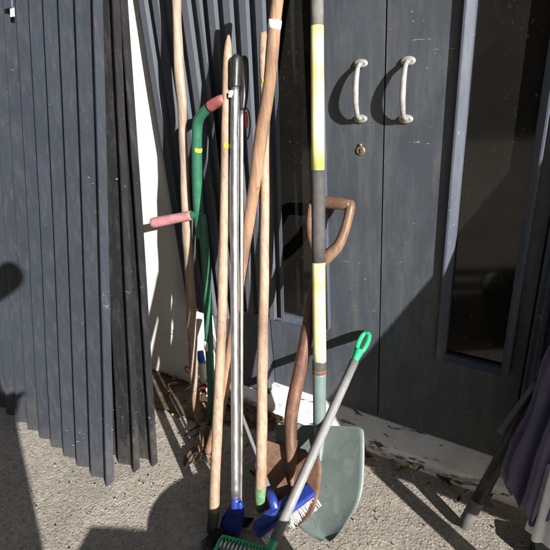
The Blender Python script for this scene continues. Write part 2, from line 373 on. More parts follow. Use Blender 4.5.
# doors
def door(name, x0, x1, g0, g1, label, hx, key):
    r = thing(name, ((x0+x1)/2, .02, .086), label, 'door', 'pair of dark grey shop doors')
    gb, gt, z0, z1 = .44, 1.95, .086, 2.095
    bm = BM()
    for lo, hi in (((x0, 0, z0), (g0, .045, z1)), ((g1, 0, z0), (x1, .045, z1)), ((g0, 0.0, z0), (g1, .045, gb)), ((g0, 0.0, gt), (g1, .045, z1))):
        box(bm, lo, hi)
    bmesh.ops.remove_doubles(bm, verts=bm.verts, dist=.0001)
    build('door_panel', bm, M['door'], r, False)
    bm = BM(); box(bm, (g0, .018, gb), (g1, .024, gt)); gl = build('glass_pane', bm, M['pane'], r, False)
    # raised moulding round the glass, rounded corners
    w = .017; rc = .005; path = []
    for cx, cz, a0 in ((g1-rc, gb+rc, -90), (g1-rc, gt-rc, 0), (g0+rc, gt-rc, 90), (g0+rc, gb+rc, 180)):
        for k in range(7):
            a = R(a0+15*k); path.append((cx+rc*math.cos(a), cz+rc*math.sin(a), math.cos(a), math.sin(a)))
    bm = BM(); ring = []
    prof = [(-.003, .017), (-.003, .003), (-.001, .0), (.014, -.015), (.0165, -.0165), (.022, -.0165), (.0235, -.015), (.0235, 0.002)]
    for x, z, nx_, nz_ in path: ring.append([bm.verts.new((x+nx_*q, y, z+nz_*q)) for q, y in prof])
    for i in range(len(ring)):
        a_, b_ = ring[i], ring[(i+1) % len(ring)]
        for k in range(len(prof)-1): bm.faces.new((a_[k], b_[k], b_[k+1], a_[k+1]))
    build('glass_moulding', bm, M['moulding'], r, False)
    # pull handle
    hz0, hz1 = 1.197, 1.350
    bm = BM(); n = []
    for k in range(15):
        t = k/14; z = hz0+(hz1-hz0)*t; s = math.sin(math.pi*t)
        n.append(V((hx+.003*s, -.010-.036*min(1, s**.55*1.0), z-.004*s)))
    tube(bm, n, [.0062+.0022*math.sin(math.pi*k/14) for k in range(15)], 14, 3)
    h = build('pull_handle', bm, M['pewter'], r)
    for hz in (hz0, hz1):
        bm = BM(); c = V((hx, -.0005, hz)); vs = []
        prof = []
        for layer, (sc, y) in enumerate(((1, 0), (1, -.004), (.86, -.007), (.3, -.010))):
            vs.append([bm.verts.new(c+V((math.cos(2*math.pi*q/28)*.021*sc, y, math.sin(2*math.pi*q/28)*.0125*sc))) for q in range(28)])
        for a_, b_ in zip(vs, vs[1:]):
            for q in range(28): bm.faces.new((a_[q], a_[(q+1) % 28], b_[(q+1) % 28], b_[q]))
        bm.faces.new(vs[-1]); build('rosette', bm, M['pewter'], h)
        for sx in (-.0135, .0135):
            bm = BM(); lathe(bm, V((hx+sx, -.0085, hz)), [(.0001, -.0012), (.0028, -.0008), (.0034, .003)], V((0, 1, 0)), 12); build('screw', bm, M['brass'], h)
    if key:
        bm = BM(); c = V((key[0], 0, key[1]))
        lathe(bm, c, [(.0145, -.0005), (.0145, -.003), (.011, -.005), (.009, -.0042)], V((0, 1, 0)), 24)
        for v in bm.verts: v.co.y = -abs(v.co.y)
        lathe(bm, c+V((0, -.003, .017)), [(.0055, 0), (.005, -.002), (.001, -.003)], V((0, 1, 0)), 12)
        e = build('keyhole_plate', bm, M['brass'], r)
        bm = BM(); lathe(bm, c+V((0, -.0056, .003)), [(.0034, 0), (.0034, -.0006)], V((0, 1, 0)), 12); box(bm, c+V((-.0016, -.0062, -.008)), c+V((.0016, -.0056, .003)))
        build('keyhole', bm, M['black'], e)
    return r
door('glazed_door', -1.015, -.5485, -.965, -.762, 'left dark grey door leaf with pull handle, keyhole and tools leaning on it', -.619, (-.619, 1.102))
door('glazed_door', -.5435, -.082, -.318, -.140, 'right dark grey door leaf with silver pull handle and the tall clear dark pane', -.480, None)
bm = BM(); box(bm, (-1.02, .10, .08), (-.08, .12, 2.1)); tag(build('black_backing', bm, M['black'], None, False, (-.55, .11, .08)), 'flat black sheet behind the shop doors', 'black_backing')  # black sheet closing the space behind the door leaves

# low grey plinth box which carries the spare cladding sheets
bm = BM(); box(bm, (-1.283, -.050, .0), (-1.018, -.0225, .445))
tag(build('grey_box', bm, M['door'], None, False, (-1.19, -.07, 0), bevel=.004), 'low dark grey painted box against the frame, carrying the upright cladding sheets', 'box')

# ------------------------------------------------------------------ cladding sheets
def sheet(pts_fn, prof, rows, th=.0025, seed=0):
    """prof: list of (s, d) across; pts_fn(s, d, h) -> Vector"""
    bm = BM(); A = []; 
    hs = rows
    for h in hs: A.append([bm.verts.new(pts_fn(s, d, h)) for s, d in prof])
    Bv = []
    for h in hs: Bv.append([bm.verts.new(pts_fn(s, d+th, h)) for s, d in prof])
    n = len(prof)
    for j in range(len(hs)-1):
        for i in range(n-1):
            bm.faces.new((A[j][i], A[j][i+1], A[j+1][i+1], A[j+1][i])); bm.faces.new((Bv[j][i], Bv[j+1][i], Bv[j+1][i+1], Bv[j][i+1]))
        for c in (0, n-1): bm.faces.new((A[j][c], A[j+1][c], Bv[j+1][c], Bv[j][c]))
    for i in range(n-1):
        for r_ in (0, -1): bm.faces.new((A[r_][i], A[r_][i+1], Bv[r_][i+1], Bv[r_][i]))
    return bm
def saw(x_end, n, pitch, d):
    """from right to left: each face starts proud on the left and drops back to the right"""
    p = []
    for k in range(n, 0, -1):
        x = x_end-k*pitch
        p += [(x, 0), (x+.006, -.0015), (x+pitch*.80, d*.85), (x+pitch*.93, d), (x+pitch-.004, d)]
    p += [(x_end, 0), (x_end+.006, .0), (x_end+.008, d*.9)]
    return p
lean = .262
def mk_sheet(xr, yb, n, pitch, d, H, dx, label, mat, skew=0.0, lean_=lean, seed=0):
    def f(s, dd, h):
        wv = .004*noise.noise(V((s*3, h*1.6, seed)))
        return V((s+dx*h, yb+skew*(xr-s)+dd+lean_*h+wv, h))
    bm = sheet(f, saw(xr, n, pitch, d), [i*H/14 for i in range(15)])
    return build('cladding_sheet', bm, mat, None, False, (xr-n*pitch/2, yb, 0))
g = 'dark ribbed cladding sheets leaning left of the tools'
s1 = mk_sheet(-1.308, -.712, 14, .0925, .034, 2.0, -.030, '', M['clad'], .075, lean, 1)
tag(s1, 'frontmost dark grey ribbed cladding sheet with a white tag, widest in the left stack', 'cladding sheet', g)
s2 = mk_sheet(-1.268, -.615, 14, .0925, .027, 2.0, -.030, '', M['clad3'], .06, .225, 2)
tag(s2, 'black ribbed cladding sheet in the middle of the left stack, edge scratched', 'cladding sheet', g)
s3 = mk_sheet(-1.228, -.560, 14, .0925, .027, 2.0, -.050, '', M['clad3'], .05, .205, 3)
tag(s3, 'rearmost black cladding sheet of the left stack, beside the white wall', 'cladding sheet', g)
# tag with a dark clip on the first sheet
P = at(14, 13, y=-.29)
t_ = V((0, lean, 1)).normalized(); nn = V((1, 0, 0)).cross(t_).normalized(); nn = nn if nn.y < 0 else -nn
def on_lean(px, py, x_=None):
    v = ray(px, py); n_ = nn; G = V((-1.3, -.712+.075*.0, 0)); 
    k = ((G-CAM).dot(n_))/v.dot(n_); q = CAM+v*k
    G2 = V((q.x, -.712+.075*(-1.295-q.x), 0)); return CAM+v*(((G2-CAM).dot(n_))/v.dot(n_))
q = on_lean(14, 13)+nn*.006
bm = BM(); frame_box(bm, q, V((1, .0, 0)), nn, t_, .012, .001, .014); build('white_tag', bm, M['sticker'], s1, False)
bm = BM(); frame_box(bm, on_lean(11, 4)+nn*.008, V((1, 0, 0)), nn, t_, .024, .004, .018); build('clip', bm, M['jamb'], s1, False, bevel=.003)

def back_sheet(px_bl, px_br, px_tl, px_tr, yb, yt, n, d, label, mat, seed):
    """a trapezoid-profile sheet standing on the box; corners from the photo on its own plane"""
    bl, br = at(*px_bl, y=yb), at(*px_br, y=yb); tl, tr = at(*px_tl, y=yt), at(*px_tr, y=yt)
    zb = .448; 
    # extend to the box top and upwards
    def ext(b, t, z): k = (z-b.z)/(t.z-b.z); return b+(t-b)*k
    L0, R0, L1, R1 = ext(bl, tl, zb), ext(br, tr, zb), ext(bl, tl, 1.95), ext(br, tr, 1.95)
    W = (R0-L0).length; pitch = W/n; prof = []
    for k in range(n):
        x = k*pitch
        prof += [(x, 0), (x+.004, 0), (x+pitch*.42, 0), (x+pitch*.50, d), (x+pitch*.90, d)]
    prof += [(W, 0), (W+.012, 0)]
    def f(s, dd, h):
        u = s/W; a_ = L0.lerp(R0, u); b_ = L1.lerp(R1, u); p = a_.lerp(b_, h)
        return p+V((0, dd+.004*noise.noise(V((u*2, h*3, seed))), 0))
    o = build('cladding_sheet', sheet(f, prof, [i/12 for i in range(13)]), mat, None, False, (L0+R0)/2)
    return tag(o, label, 'cladding sheet', 'grey cladding sheets standing behind the tools')
back_sheet((186, 297), (232, 307), (138, 0), (196, 0), -.140, -.130, 4, .024, 'tilted grey cladding sheet behind the bleached pole, its left edge over the white wall', M['clad2'], 1)
back_sheet((226, 305), (281, 315), (192, 0), (272, 0), -.062, -.052, 5, .024, 'upright grey cladding sheet behind the silver poles, beside the dark pane', M['clad2'], 2)

# ------------------------------------------------------------------ tools
def radpx(w, P): return w/2*mpp(P)
def pole(bm, pl, path, off=0.0, seg=16, sub=6, wob=.0, cap=True):
    pts = [pl.pt(x, y, off) for x, y, w in path]
    return tube(bm, pts, [radpx(w, p) for (x, y, w), p in zip(path, pts)], seg, sub, wob)
def band(pl, path, i0, extra=1.06): pass
def ring_tag(pl, c0, c1, w, mat, name, root, arc=1.0, off=0.0):
    """a sticker wrapped round a handle between two photo points"""
    a_, b_ = pl.pt(*c0, off), pl.pt(*c1, off); r_ = radpx(w, a_)+.0007; bm = BM()
    if 'yellow' in name:
        ax_ = (b_-a_).normalized(); fr = (CAM-a_); fr = (fr-ax_*fr.dot(ax_)).normalized(); sd_ = ax_.cross(fr)
        def fn(u, v):
            t = R(-70+95*u); return a_.lerp(b_, v)+(fr*math.cos(t)+sd_*math.sin(t))*(r_+.0004*math.sin(u*9))+ax_*.001*math.sin(u*5)
        def nf(u, v):
            t = R(-70+95*u); return fr*math.cos(t)+sd_*math.sin(t)
        grid_solid(bm, fn, 10, 2, nf, .0004); return build(name, bm, mat, root)
    tube(bm, [a_, a_.lerp(b_, .5), b_], r_, 20, 1)
    return build(name, bm, mat, root)

# 1 bleached pole, leftmost
G = at(196, 424, z=.004); pl = Lean(G, at(175, 0, y=-.17))
r = thing('wooden_pole', G, 'bleached crooked wooden pole left of the green tool, its sharpened tip on the soil', 'pole', 'wooden tool handles')
bm = BM(); pole(bm, pl, [(174, -40, 10), (176, 0, 10), (179, 60, 10), (182, 110, 9), (183.5, 145, 8.5), (184.5, 180, 9), (187.5, 240, 10), (191, 300, 10), (192.5, 350, 9.5), (195, 390, 9)], wob=.25, seg=18)
build('shaft', bm, M['wood_pale'], r)
bm = BM(); pole(bm, pl, [(195, 389.5, 8.8), (196, 410, 7.5), (197, 420, 5), (197, 427, 1.5)], wob=.2); build('sharpened_tip', bm, M['wood_tan'], r)

# 2 green long handled tool with two grips
G = at(212, 424, z=.01); pl = Lean(G, at(197, 125, y=-.225))
r = thing('garden_tool', G, 'green tubular tool with a bent top, faded red top grip and pink side grip', 'garden tool')
bm = BM(); pole(bm, pl, [(211, 106, 9.5), (205, 111, 10), (199, 119, 10.5), (197, 132, 10.5), (197, 165, 10.5), (198, 200, 10.5), (199.5, 225, 10), (201, 238, 8)], seg=20); build('upper_tube', bm, M['greenpaint'], r)
bm = BM(); pole(bm, pl, [(202.5, 214, 6.5), (203.5, 226, 8), (205, 250, 8.5), (207, 290, 8.5), (208.5, 330, 8.5), (210.5, 375, 8), (212, 424, 7)], .004, seg=20); lt = build('lower_tube', bm, M['greenpaint'], r)
bm = BM(); pole(bm, pl, [(209.5, 107, 11), (215, 103.5, 11), (221, 100.5, 11), (224, 99, 9)], seg=20, sub=3); build('top_grip', bm, M['redgrip'], r)
e0 = pl.pt(203, 213, .0); e1 = at(152.5, 223, y=e0.y-.055)
bm = BM(); mid = e0.lerp(e1, .35)
tube(bm, [e0, e0.lerp(e1, .12), mid], [radpx(8, e0)]*3, 16, 3); build('side_bar', bm, M['greenpaint'], r)
bm = BM(); tube(bm, [e0.lerp(e1, .22), e0.lerp(e1, .5), e0.lerp(e1, .95), e1], [radpx(9.5, e0), radpx(9.8, e0), radpx(10.4, e1), radpx(8, e1)], 20, 4); build('side_grip', bm, M['pink'], r)
ring_tag(pl, (208.4, 340), (208.8, 349), 8.6, M['sticker'], 'white_sticker', lt, off=.004)
q = pl.pt(208.3, 344.5, .004)+pl.n*(radpx(8.6, G)+.0016); bm = BM(); lathe(bm, q, [(.0035, 0), (.0035, .0008)], pl.n, 12); build('red_mark', bm, M['red'], lt)
q = pl.pt(194, 150)+pl.n*.0; ring_tag(pl, (197, 147.5), (197, 151.5), 10.6, M['tagyellow'], 'yellow_tag', r)
# blade at the foot: narrow dark fork head
bm = BM(); hub = pl.pt(212, 424, .004)
for dx in (-.045, -.016, .016, .045):
    tube(bm, [hub, hub+V((dx, -.02, -.02)), hub+V((dx*1.25, -.045, -.0)) + V((0, 0, -.008)), hub+V((dx*1.3, -.12, .0))], [.005, .0045, .004, .002], 8, 3)
for v in bm.verts: v.co.z = max(v.co.z, .004)
build('tines', bm, M['darkmetal'], r)

# 3 pointed wooden handle left of the silver pole
G = at(211.5, 531, z=.003); pl = Lean(G, at(228, 36, y=-.155))
r = thing('wooden_pole', G, 'sanded wooden handle with pointed top, just left of the black-gripped silver pole', 'pole', 'wooden tool handles')
bm = BM(); pole(bm, pl, [(228.5, 35, 2), (228.4, 39, 4.5), (228, 48, 8), (227.5, 62, 9.5), (226.8, 90, 9.5), (225.5, 150, 9.5), (224, 230, 9.5), (222, 320, 10), (217.5, 420, 10.5), (214, 512, 10.5)], wob=.1, seg=18); sh = build('shaft', bm, M['wood_light'], r)
ring_tag(pl, (225.5, 144), (225.4, 148.5), 9.7, M['tagyellow'], 'yellow_tag', r)
bm = BM(); pole(bm, pl, [(214.1, 511, 11.2), (213.2, 520, 11.4), (211.5, 531, 10)], sub=2); build('ferrule', bm, M['greygrip'], r)

# 4 tan handle with the white sticker (crosses behind the silver poles)
G = at(208, 452, z=.003); pl = Lean(G, at(280, -12, y=-.215))
r = thing('wooden_pole', G, 'thick tan wooden handle slanting up right with a white paper band near its top', 'pole', 'wooden tool handles')
bm = BM(); pole(bm, pl, [(282, -40, 14.5), (277.5, 0, 13), (274.5, 26, 12.5), (269.5, 82, 12.5), (262, 130, 13), (255.5, 180, 12.5), (248, 230, 11.5), (238, 300, 10.5), (229, 360, 10.5), (218, 420, 10.5), (208, 452, 8)], wob=.14, seg=18); build('shaft', bm, M['wood_tan'], r)
ring_tag(pl, (275.3, 20), (274.2, 29), 13.0, M['sticker'], 'paper_band', r)
# 5 light handle with green socket and bent hoe blade
G = at(250, 527, z=.006); pl = Lean(G, at(263, 36, y=-.135))
r = thing('hoe', G, 'garden hoe with light wooden handle, worn green socket and bent cream neck', 'hoe')
bm = BM(); pole(bm, pl, [(263.8, 33, 4.5), (263.7, 38, 8), (263.8, 80, 8.5), (264.5, 140, 8.8), (265, 200, 9), (264, 280, 9.6), (262.5, 360, 10.5), (261.8, 430, 11), (261, 490, 11.2)], wob=.1, seg=18); build('shaft', bm, M['wood_light'], r)
bm = BM(); pole(bm, pl, [(261, 487, 12.4), (261, 492, 12.8), (261, 500, 12), (260.5, 510, 8)], sub=3); sk = build('socket', bm, M['greenworn'], r)
ring_tag(pl, (263.8, 80), (263.8, 84.5), 8.8, M['tagyellow'], 'yellow_tag', r)
M['cream_iron'] = worn('cream_painted_iron', (.50, .50, .30), .6, .2, 60, .4, 0, (.2, .24, .12))
bm = BM(); pole(bm, pl, [(261, 507, 8.5), (258.5, 516, 5.5), (253, 524, 4.5), (246, 531, 4)], sub=4); build('neck', bm, M['cream_iron'], r)
b0 = pl.pt(246, 531); bm = BM(); frame_box(bm, V((b0.x-.02, b0.y-.0, .016)), V((.9, .3, .1)).normalized(), V((-.3, .9, -.2)).normalized(), V((0, .2, 1)).normalized(), .06, .0015, .02); build('hoe_blade', bm, M['darkmetal'], r, False)

# 6 silver pole broom, blue head
G = at(230, 532, z=.01); pl = Lean(G, at(235.5, 58, y=-.185))
r = thing('broom', G, 'angle broom with shiny silver pole, black grip and small blue head', 'broom')
bm = BM(); pole(bm, pl, [(235.2, 86, 8.2), (234.5, 150, 8.2), (234.6, 260, 8.3), (235, 380, 8.4), (235.5, 500, 8.6)], seg=24); build('pole', bm, M['alu'], r)
bm = BM(); pole(bm, pl, [(236, 54.5, 5), (236, 57, 9), (236, 61, 11), (235.6, 75, 10.6), (235.3, 86, 10.5), (235.3, 88, 9.5)], seg=20, sub=3); build('grip', bm, M['black'], r)
q = pl.pt(233.5, 95)+pl.n*(radpx(8.4, G)-.0005); bm = BM(); frame_box(bm, q, V((1, 0, 0)), pl.n, V((.35, 0, 1)).normalized(), .006, .0015, .010); build('white_sticker', bm, M['sticker'], r, False)
bm = BM(); pole(bm, pl, [(235.5, 497, 9.5), (235.3, 508, 10.2), (234.5, 515, 9)], sub=3); build('socket', bm, M['blue'], r)
rows = [(503, 231, 240, 0), (510, 227, 241, .5), (519, 222, 240.5, 1.5), (528, 219.5, 239, 3), (534, 219, 237, 4)]
bm = BM(); blade(bm, rows, pl, -.006, .014, .008); hd = build('head', bm, M['blue'], r)
bm = BM()
for i in range(150):
    u = random.random(); w_ = random.uniform(-.008, .012)
    a_ = pl.pt(220+17*u, 530+3.5*(2*u-1)+1, w_)
    e = at(201+34*u+random.uniform(-3, 3), 546+6*u+random.uniform(-5, 5), z=random.uniform(.002, .010))
    mpt = a_.lerp(e, .5)+V((0, 0, .008))
    tube(bm, [a_, mpt, e], [.0011, .001, .0006], 4, 1, cap=False)
build('bristles', bm, M['bristle'], r)

# 7 thin chrome pole with black grip, red button, hanging loop
G = at(240, 531, z=.004); pl = Lean(G, at(244, 58, y=-.165))
r = thing('telescopic_pole', G, 'thin chrome pole with long black grip and hanging loop, right of the silver broom', 'pole')
bm = BM(); pole(bm, pl, [(241.8, 108, 4.4), (241.8, 200, 4.2), (241.5, 340, 4), (241.3, 440, 3.5), (240.3, 530, 3)], seg=18); build('pole', bm, M['chrome'], r)
bm = BM(); pole(bm, pl, [(243.5, 57, 6), (244, 62, 9), (244.3, 85, 9), (243.5, 100, 8), (242.5, 110, 6)], seg=18, sub=3); gp = build('grip', bm, M['black'], r)
bm = BM(); lp = [pl.pt(245+4.2*math.sin(t)+.8, 121-16*math.cos(t)*1.0+3, -.004) for t in [k*2*math.pi/14 for k in range(15)]]
tube(bm, lp, .0022, 8, 2); build('hanging_loop', bm, M['black'], r)
bm = BM(); pole(bm, pl, [(246, 112, 2.2), (246.6, 120, 2.6), (246.2, 128, 2.2)], -.002, sub=2); build('red_catch', bm, M['red'], r)

# 8 long yellow and grey shovel
G = at(327, 541, z=.004); T = at(317, 0, y=-.085); KN = at(320, 427, y=-.315); pl = Lean(KN, T); plb = Lean(G, KN)
r = thing('shovel', G, 'long shovel with yellow and grey sleeved shaft and broad pale teal blade', 'shovel')
SW = 13.6
seg_ = [(-40, 26, 'greytop', 13), (26, 170, 'yellow', 13.2), (170, 262, 'greygrip', 13.8), (262, 361, 'yellow', 13.2)]
def sx(y): return 317+1.2*max(0, y)/200 if y < 260 else 318.5+(y-260)*.012
for y0, y1, mt, w in seg_:
    bm = BM(); pole(bm, pl, [(sx(y0), y0, w), (sx((y0+y1)/2), (y0+y1)/2, w), (sx(y1)-.0, y1, w)], seg=28, sub=2)
    o = build('shaft_sleeve', bm, M[mt], r); o['label'] = {'greytop': 'weathered grey top sleeve', 'greygrip': 'dark grey middle sleeve'}.get(mt, 'yellow sleeve with painted glare')
bm = BM(); pole(bm, pl, [(319.3, 360, 13.8), (319.4, 372, 13.8)], seg=24, sub=1); build('collar', bm, M['greygrip'], r)
bm = BM(); pole(bm, pl, [(319.4, 368.5, 14.2), (319.4, 372.5, 14.2)], seg=24, sub=1); build('rust_band', bm, M['rust'], r)
M['tealpaint'] = worn('smooth_teal_paint', (.12, .165, .165), .5, .12, 12, .4, 0, (.35, .36, .33))
bm = BM(); pole(bm, pl, [(319.4, 371, 13.6), (319.5, 395, 13.2), (319.5, 424, 12.8)], seg=24, sub=4); pole(bm, plb, [(319.5, 423, 12.8), (319.6, 434, 11.5), (319.8, 450, 7.5), (320, 462, 3)], .004, seg=24, sub=4); build('socket', bm, M['tealpaint'], r)
rows = [(425.5, 283, 358, 1), (427, 279, 362.5, 1.5), (431, 277.5, 364.5, 1.5), (450, 277, 365, 1.5), (470, 278, 364.5, 1.5), (488, 281, 363, 1), (503, 286, 359, 1), (518, 294, 351, 0), (531, 305, 342, 0), (538, 315, 335, 0), (541, 323, 330, 0)]
bm = BM(); blade(bm, rows, plb, .014, .0022); build('blade', bm, M['teal'], r)

# 9 old spade with D grip
G = at(288, 531, z=.022); T = at(332, 204, y=-.058); KN = at(291, 458, y=-.415); pl = Lean(KN, T); plb = Lean(G, KN)
r = thing('spade', G, 'old spade with curved red-brown shaft, worn wooden D grip and rusty blade', 'spade')
bm = BM(); pole(bm, pl, [(324, 252, 7), (319.5, 266, 9.5), (315, 288, 11), (310.5, 312, 12.5), (306, 340, 13.5), (300, 370, 13.8), (294, 398, 14), (291, 420, 13.5), (291, 445, 12), (291.5, 458, 10)], wob=.12, seg=20); build('shaft', bm, M['wood_red'], r)
M['dgrip'] = wood('worn_grip_wood', (.23, .145, .095), (.11, .065, .042), (.10, .05, .03), .4)
bm = BM(); pole(bm, pl, [(350.5, 205, 10), (340, 203.5, 12.5), (328, 202.5, 12.5), (314, 202, 11.5)], seg=20, sub=4); gr = build('grip_bar', bm, M['dgrip'], r)
bm = BM(); pole(bm, pl, [(351.5, 200.5, 5), (350.5, 207, 10), (347.5, 221, 9.5), (343.5, 234, 10), (338, 246, 11), (330, 254, 13), (321, 262, 13)], seg=14, sub=5); build('grip_arm', bm, M['dgrip'], r)
bm = BM(); pole(bm, pl, [(312.5, 199, 5), (312, 207, 9), (310.5, 222, 9), (311.5, 236, 9.5), (315, 247, 11), (319, 256, 13), (321.5, 264, 12)], seg=14, sub=5); build('grip_arm', bm, M['dgrip'], r)
rows = [(448, 262, 318, 9), (451, 257, 321.5, 11), (462, 255, 322, 11), (480, 255, 320, 10), (500, 259, 316, 7), (514, 266, 309, 4), (524, 276, 300, 1), (529, 284, 292, 0)]
bm = BM(); blade(bm, rows, plb, .012, .0022, .004); build('blade', bm, M['rust'], r)
bm = BM(); pole(bm, plb, [(291.2, 440, 13.5), (291.5, 455, 12), (291.8, 472, 8), (292, 486, 3)], .006, sub=4); build('socket', bm, M['rust'], r)

# 10 blue deck brush with white bristles
hc0, hc1 = at(258, 535, z=.045), at(314, 492, z=.115)
ax = (hc1-hc0).normalized(); hc = (hc0+hc1)/2
r = thing('deck_brush', V((hc.x, hc.y, 0)), 'blue deck brush with a long row of white bristles, wedged below the rusty spade', 'brush')
toc = (CAM-hc).normalized(); upb = (V((0, 0, 1))+toc*.25); upb = (upb-ax*upb.dot(ax)).normalized(); sd = ax.cross(upb).normalized()
if sd.dot(toc) < 0: sd.negate()
L2 = (hc1-hc0).length/2
bm = BM(); frame_box(bm, hc+upb*.022, ax, sd, upb, L2, .022, .011); hb = build('head', bm, M['blue'], r, False, bevel=.006)
bm = BM()
c2 = hc+upb*.046-ax*.02
frame_box(bm, c2-ax*.01, ax, sd, upb, L2*.6, .014, .018); build('head_block', bm, M['blue'], r, False, bevel=.006)
bm = BM()
NB = 44
for i in range(NB):
    for k in (0, .5, 1, 1.5, 2):
        c = hc+ax*(L2*.95*(2*i/(NB-1)-1))+sd*(.016-.017*k)+upb*.012
        e = c-upb*.042+sd*(.020+.004*k*(-1))+ax*random.uniform(-.0015, .0015)
        c += sd*random.uniform(-.004, .004); e += V([random.gauss(0, .0016) for _ in range(3)]); tube(bm, [c, c.lerp(e, .5)+ax*random.gauss(0, .0006), e], [.0015, .0017, .0013], 6, 1)
build('bristles', bm, M['whitebristle'], r)
T2 = at(206, 322, y=-.14)
bm = BM(); b0 = c2+upb*.004; tube(bm, [b0, b0.lerp(T2, .06), b0.lerp(T2, .5), T2], [.013, .010, .0095, .0095], 16, 3); build('pole', bm, M['greyplastic'], r)
bm = BM(); tube(bm, [b0, b0.lerp(T2, .09)], [.017, .0125], 16, 1); build('socket', bm, M['blue'], r)

# 11 grey pole with green ends and green head, leaning right
G = at(271, 548, z=.080); T = at(364, 340, y=-.035); pl = Lean(G, T)
r = thing('litter_scraper', G, 'slim grey pole with bright green loop grip and green toothed head, leaning right', 'garden tool')
def sp(t): return (G.lerp(T, t))
d = (T-G).normalized(); side = d.cross(V((0, -1, .35))).normalized(); nrm = side.cross(d).normalized()
bm = BM(); tube(bm, [sp(.03), sp(.5), sp(.88)], radpx(9.6, sp(.4)), 20, 2); build('pole', bm, M['greyplastic'], r)
bm = BM(); tube(bm, [sp(-.02), sp(.02), sp(.06), sp(.075)], [.0135, .0135, .0115, .0105], 20, 2); build('socket', bm, M['green'], r)
bm = BM(); tube(bm, [sp(.108), sp(.128)], radpx(9.8, sp(.1)), 20, 1); build('white_collar', bm, M['whiteplastic'], r)
# loop grip
bm = BM(); tube(bm, [sp(.86), sp(.89), sp(.925), sp(.94)], [.0105, .0125, .0155, .0165], 18, 3)
c0 = sp(.94); lp = []
for k in range(20):
    t = 2*math.pi*k/20; lp.append(c0+d*(.034+.037*math.cos(t))+side*(.0150*(abs(math.sin(t))**.6)*(1 if math.sin(t) > 0 else -1)))
lp += lp[:2]
tube(bm, lp, .0092, 12, 2, flat=nrm); build('loop_grip', bm, M['green'], r)
# toothed rectangular head lying towards the camera
h0 = at(222, 536, z=.080); h1 = at(272, 551, z=.070); hx = (h1-h0).normalized(); hy = V((hx.y, -hx.x, 0)).normalized()
if hy.y > 0: hy.negate()
hz = hx.cross(hy).normalized(); hz = hz if hz.z > 0 else -hz
W_ = (h1-h0).length; D_ = .14
bm = BM(); cs = [h0, h1, h1+hy*D_, h0+hy*D_]
loop = []
for i, c in enumerate(cs):
    p, n_ = cs[i-1], cs[(i+1) % 4]; loop += [c+(p-c).normalized()*.014, c+(p-c).normalized()*.004+(n_-c).normalized()*.004, c+(n_-c).normalized()*.014]
loop.append(loop[0])
tube(bm, loop, .0058, 10, 2)
for i in range(15):
    c = h0.lerp(h1, (i+.6)/15.2); frame_box(bm, c+hy*.008-hz*.0+hz*.006, hx, hy, hz, .0020, .007, .0022)
hd = build('head_frame', bm, M['green'], r)
bm = BM(); inner = [h0.lerp(h1, .5)+hy*D_/2-hz*.006]
frame_box(bm, h0.lerp(h1, .5)+hy*(D_/2)-hz*.012, hx, hy, hz, W_/2-.008, D_/2-.008, .0015); build('base_plate', bm, M['greyplastic'], r, False)
bm = BM()
for i in range(13):
    c = h0.lerp(h1, (i+.5)/13)+hy*.020-hz*.006; frame_box(bm, c, hx, hy, hz, .0022, .010, .006)
build('white_teeth', bm, M['whiteplastic'], r, False)

# 12 striped cloth on the white wall side
r0 = at(203, 372, y=-.17)
def cloth_patch(bm, c, w, h, px, ph, amp=.012, seed=0):
    n_ = V((.15, -1, .25)).normalized(); ux = V((1, .15, 0)).normalized(); uy = n_.cross(ux).normalized()
    return grid_solid(bm, lambda u, v: c+ux*w*(u-.5)+uy*h*(v-.5)+n_*amp*math.sin(u*7+ph)*math.cos(v*5+px), 14, 14, n_, .002)
r = thing('gardening_glove', r0, 'crumpled white glove with red stripes and blue cuff hanging behind the wooden poles', 'glove')
bm = BM(); n_ = V((.1, -1, .3)).normalized()
pts = [(202, 362, 5.5), (204, 372, 7.5), (205, 380, 6.5)]
pw = [at(x, y, y=-.20) for x, y, w in pts]
tube(bm, pw, [radpx(w*1.5, p) for (x, y, w), p in zip(pts, pw)], 12, 4, .25)
palm = build('palm', bm, M['whitecloth'], r)
for (x, y, x2, y2) in ((201, 378, 199, 388), (204, 381, 203, 393), (207, 381, 207, 396), (209, 378, 210, 390), (198, 368, 192, 372)):
    bm = BM(); a_, b_ = at(x, y, y=-.205), at(x2, y2, y=-.215); tube(bm, [a_, a_.lerp(b_, .5), b_], [.009, .0085, .006], 10, 3, .15); f_ = build('finger', bm, M['whitecloth'], r)
    for t0 in (.15, .62):
        bm = BM(); tube(bm, [a_.lerp(b_, t0), a_.lerp(b_, t0+.22)], [.0100, .0096], 10, 1); build('red_stripe', bm, M['redcloth'], f_)
bm = BM(); a_, b_ = at(199.5, 352, y=-.195), at(202.5, 364, y=-.20); tube(bm, [a_, a_.lerp(b_, .5), b_], [.017, .0165, .0135], 12, 2, .15); build('cuff', bm, M['bluecloth'], r)
bm = BM(); tube(bm, [at(190, 369, y=-.19), at(186, 366, y=-.19), at(185.5, 370, y=-.19), at(189, 373, y=-.19)], .003, 8, 4); build('hanging_cord', bm, M['redcloth'], r)

# 13 low hand tools in the gutter behind the poles
g0 = at(214, 437, z=.012); g1 = at(198, 452, z=.012)
r = thing('hand_fork', g0, 'small hand fork with orange wooden handle lying on the soil by the poles', 'hand fork')
bm = BM(); a_, b_ = at(203, 424, z=.06), at(199.5, 452, z=.012); tube(bm, [a_, a_.lerp(b_, .5), b_], [.008, .011, .009], 12, 4); build('handle', bm, M['wood_tan'], r)
bm = BM()
for k in (-1, 0, 1):
    e = at(190+k*5, 467-k*3, z=.006); tube(bm, [b_, b_.lerp(e, .4)+V((k*.012, 0, .004)), e], [.006, .005, .0025], 8, 3)
build('tines', bm, M['chrome'], r)

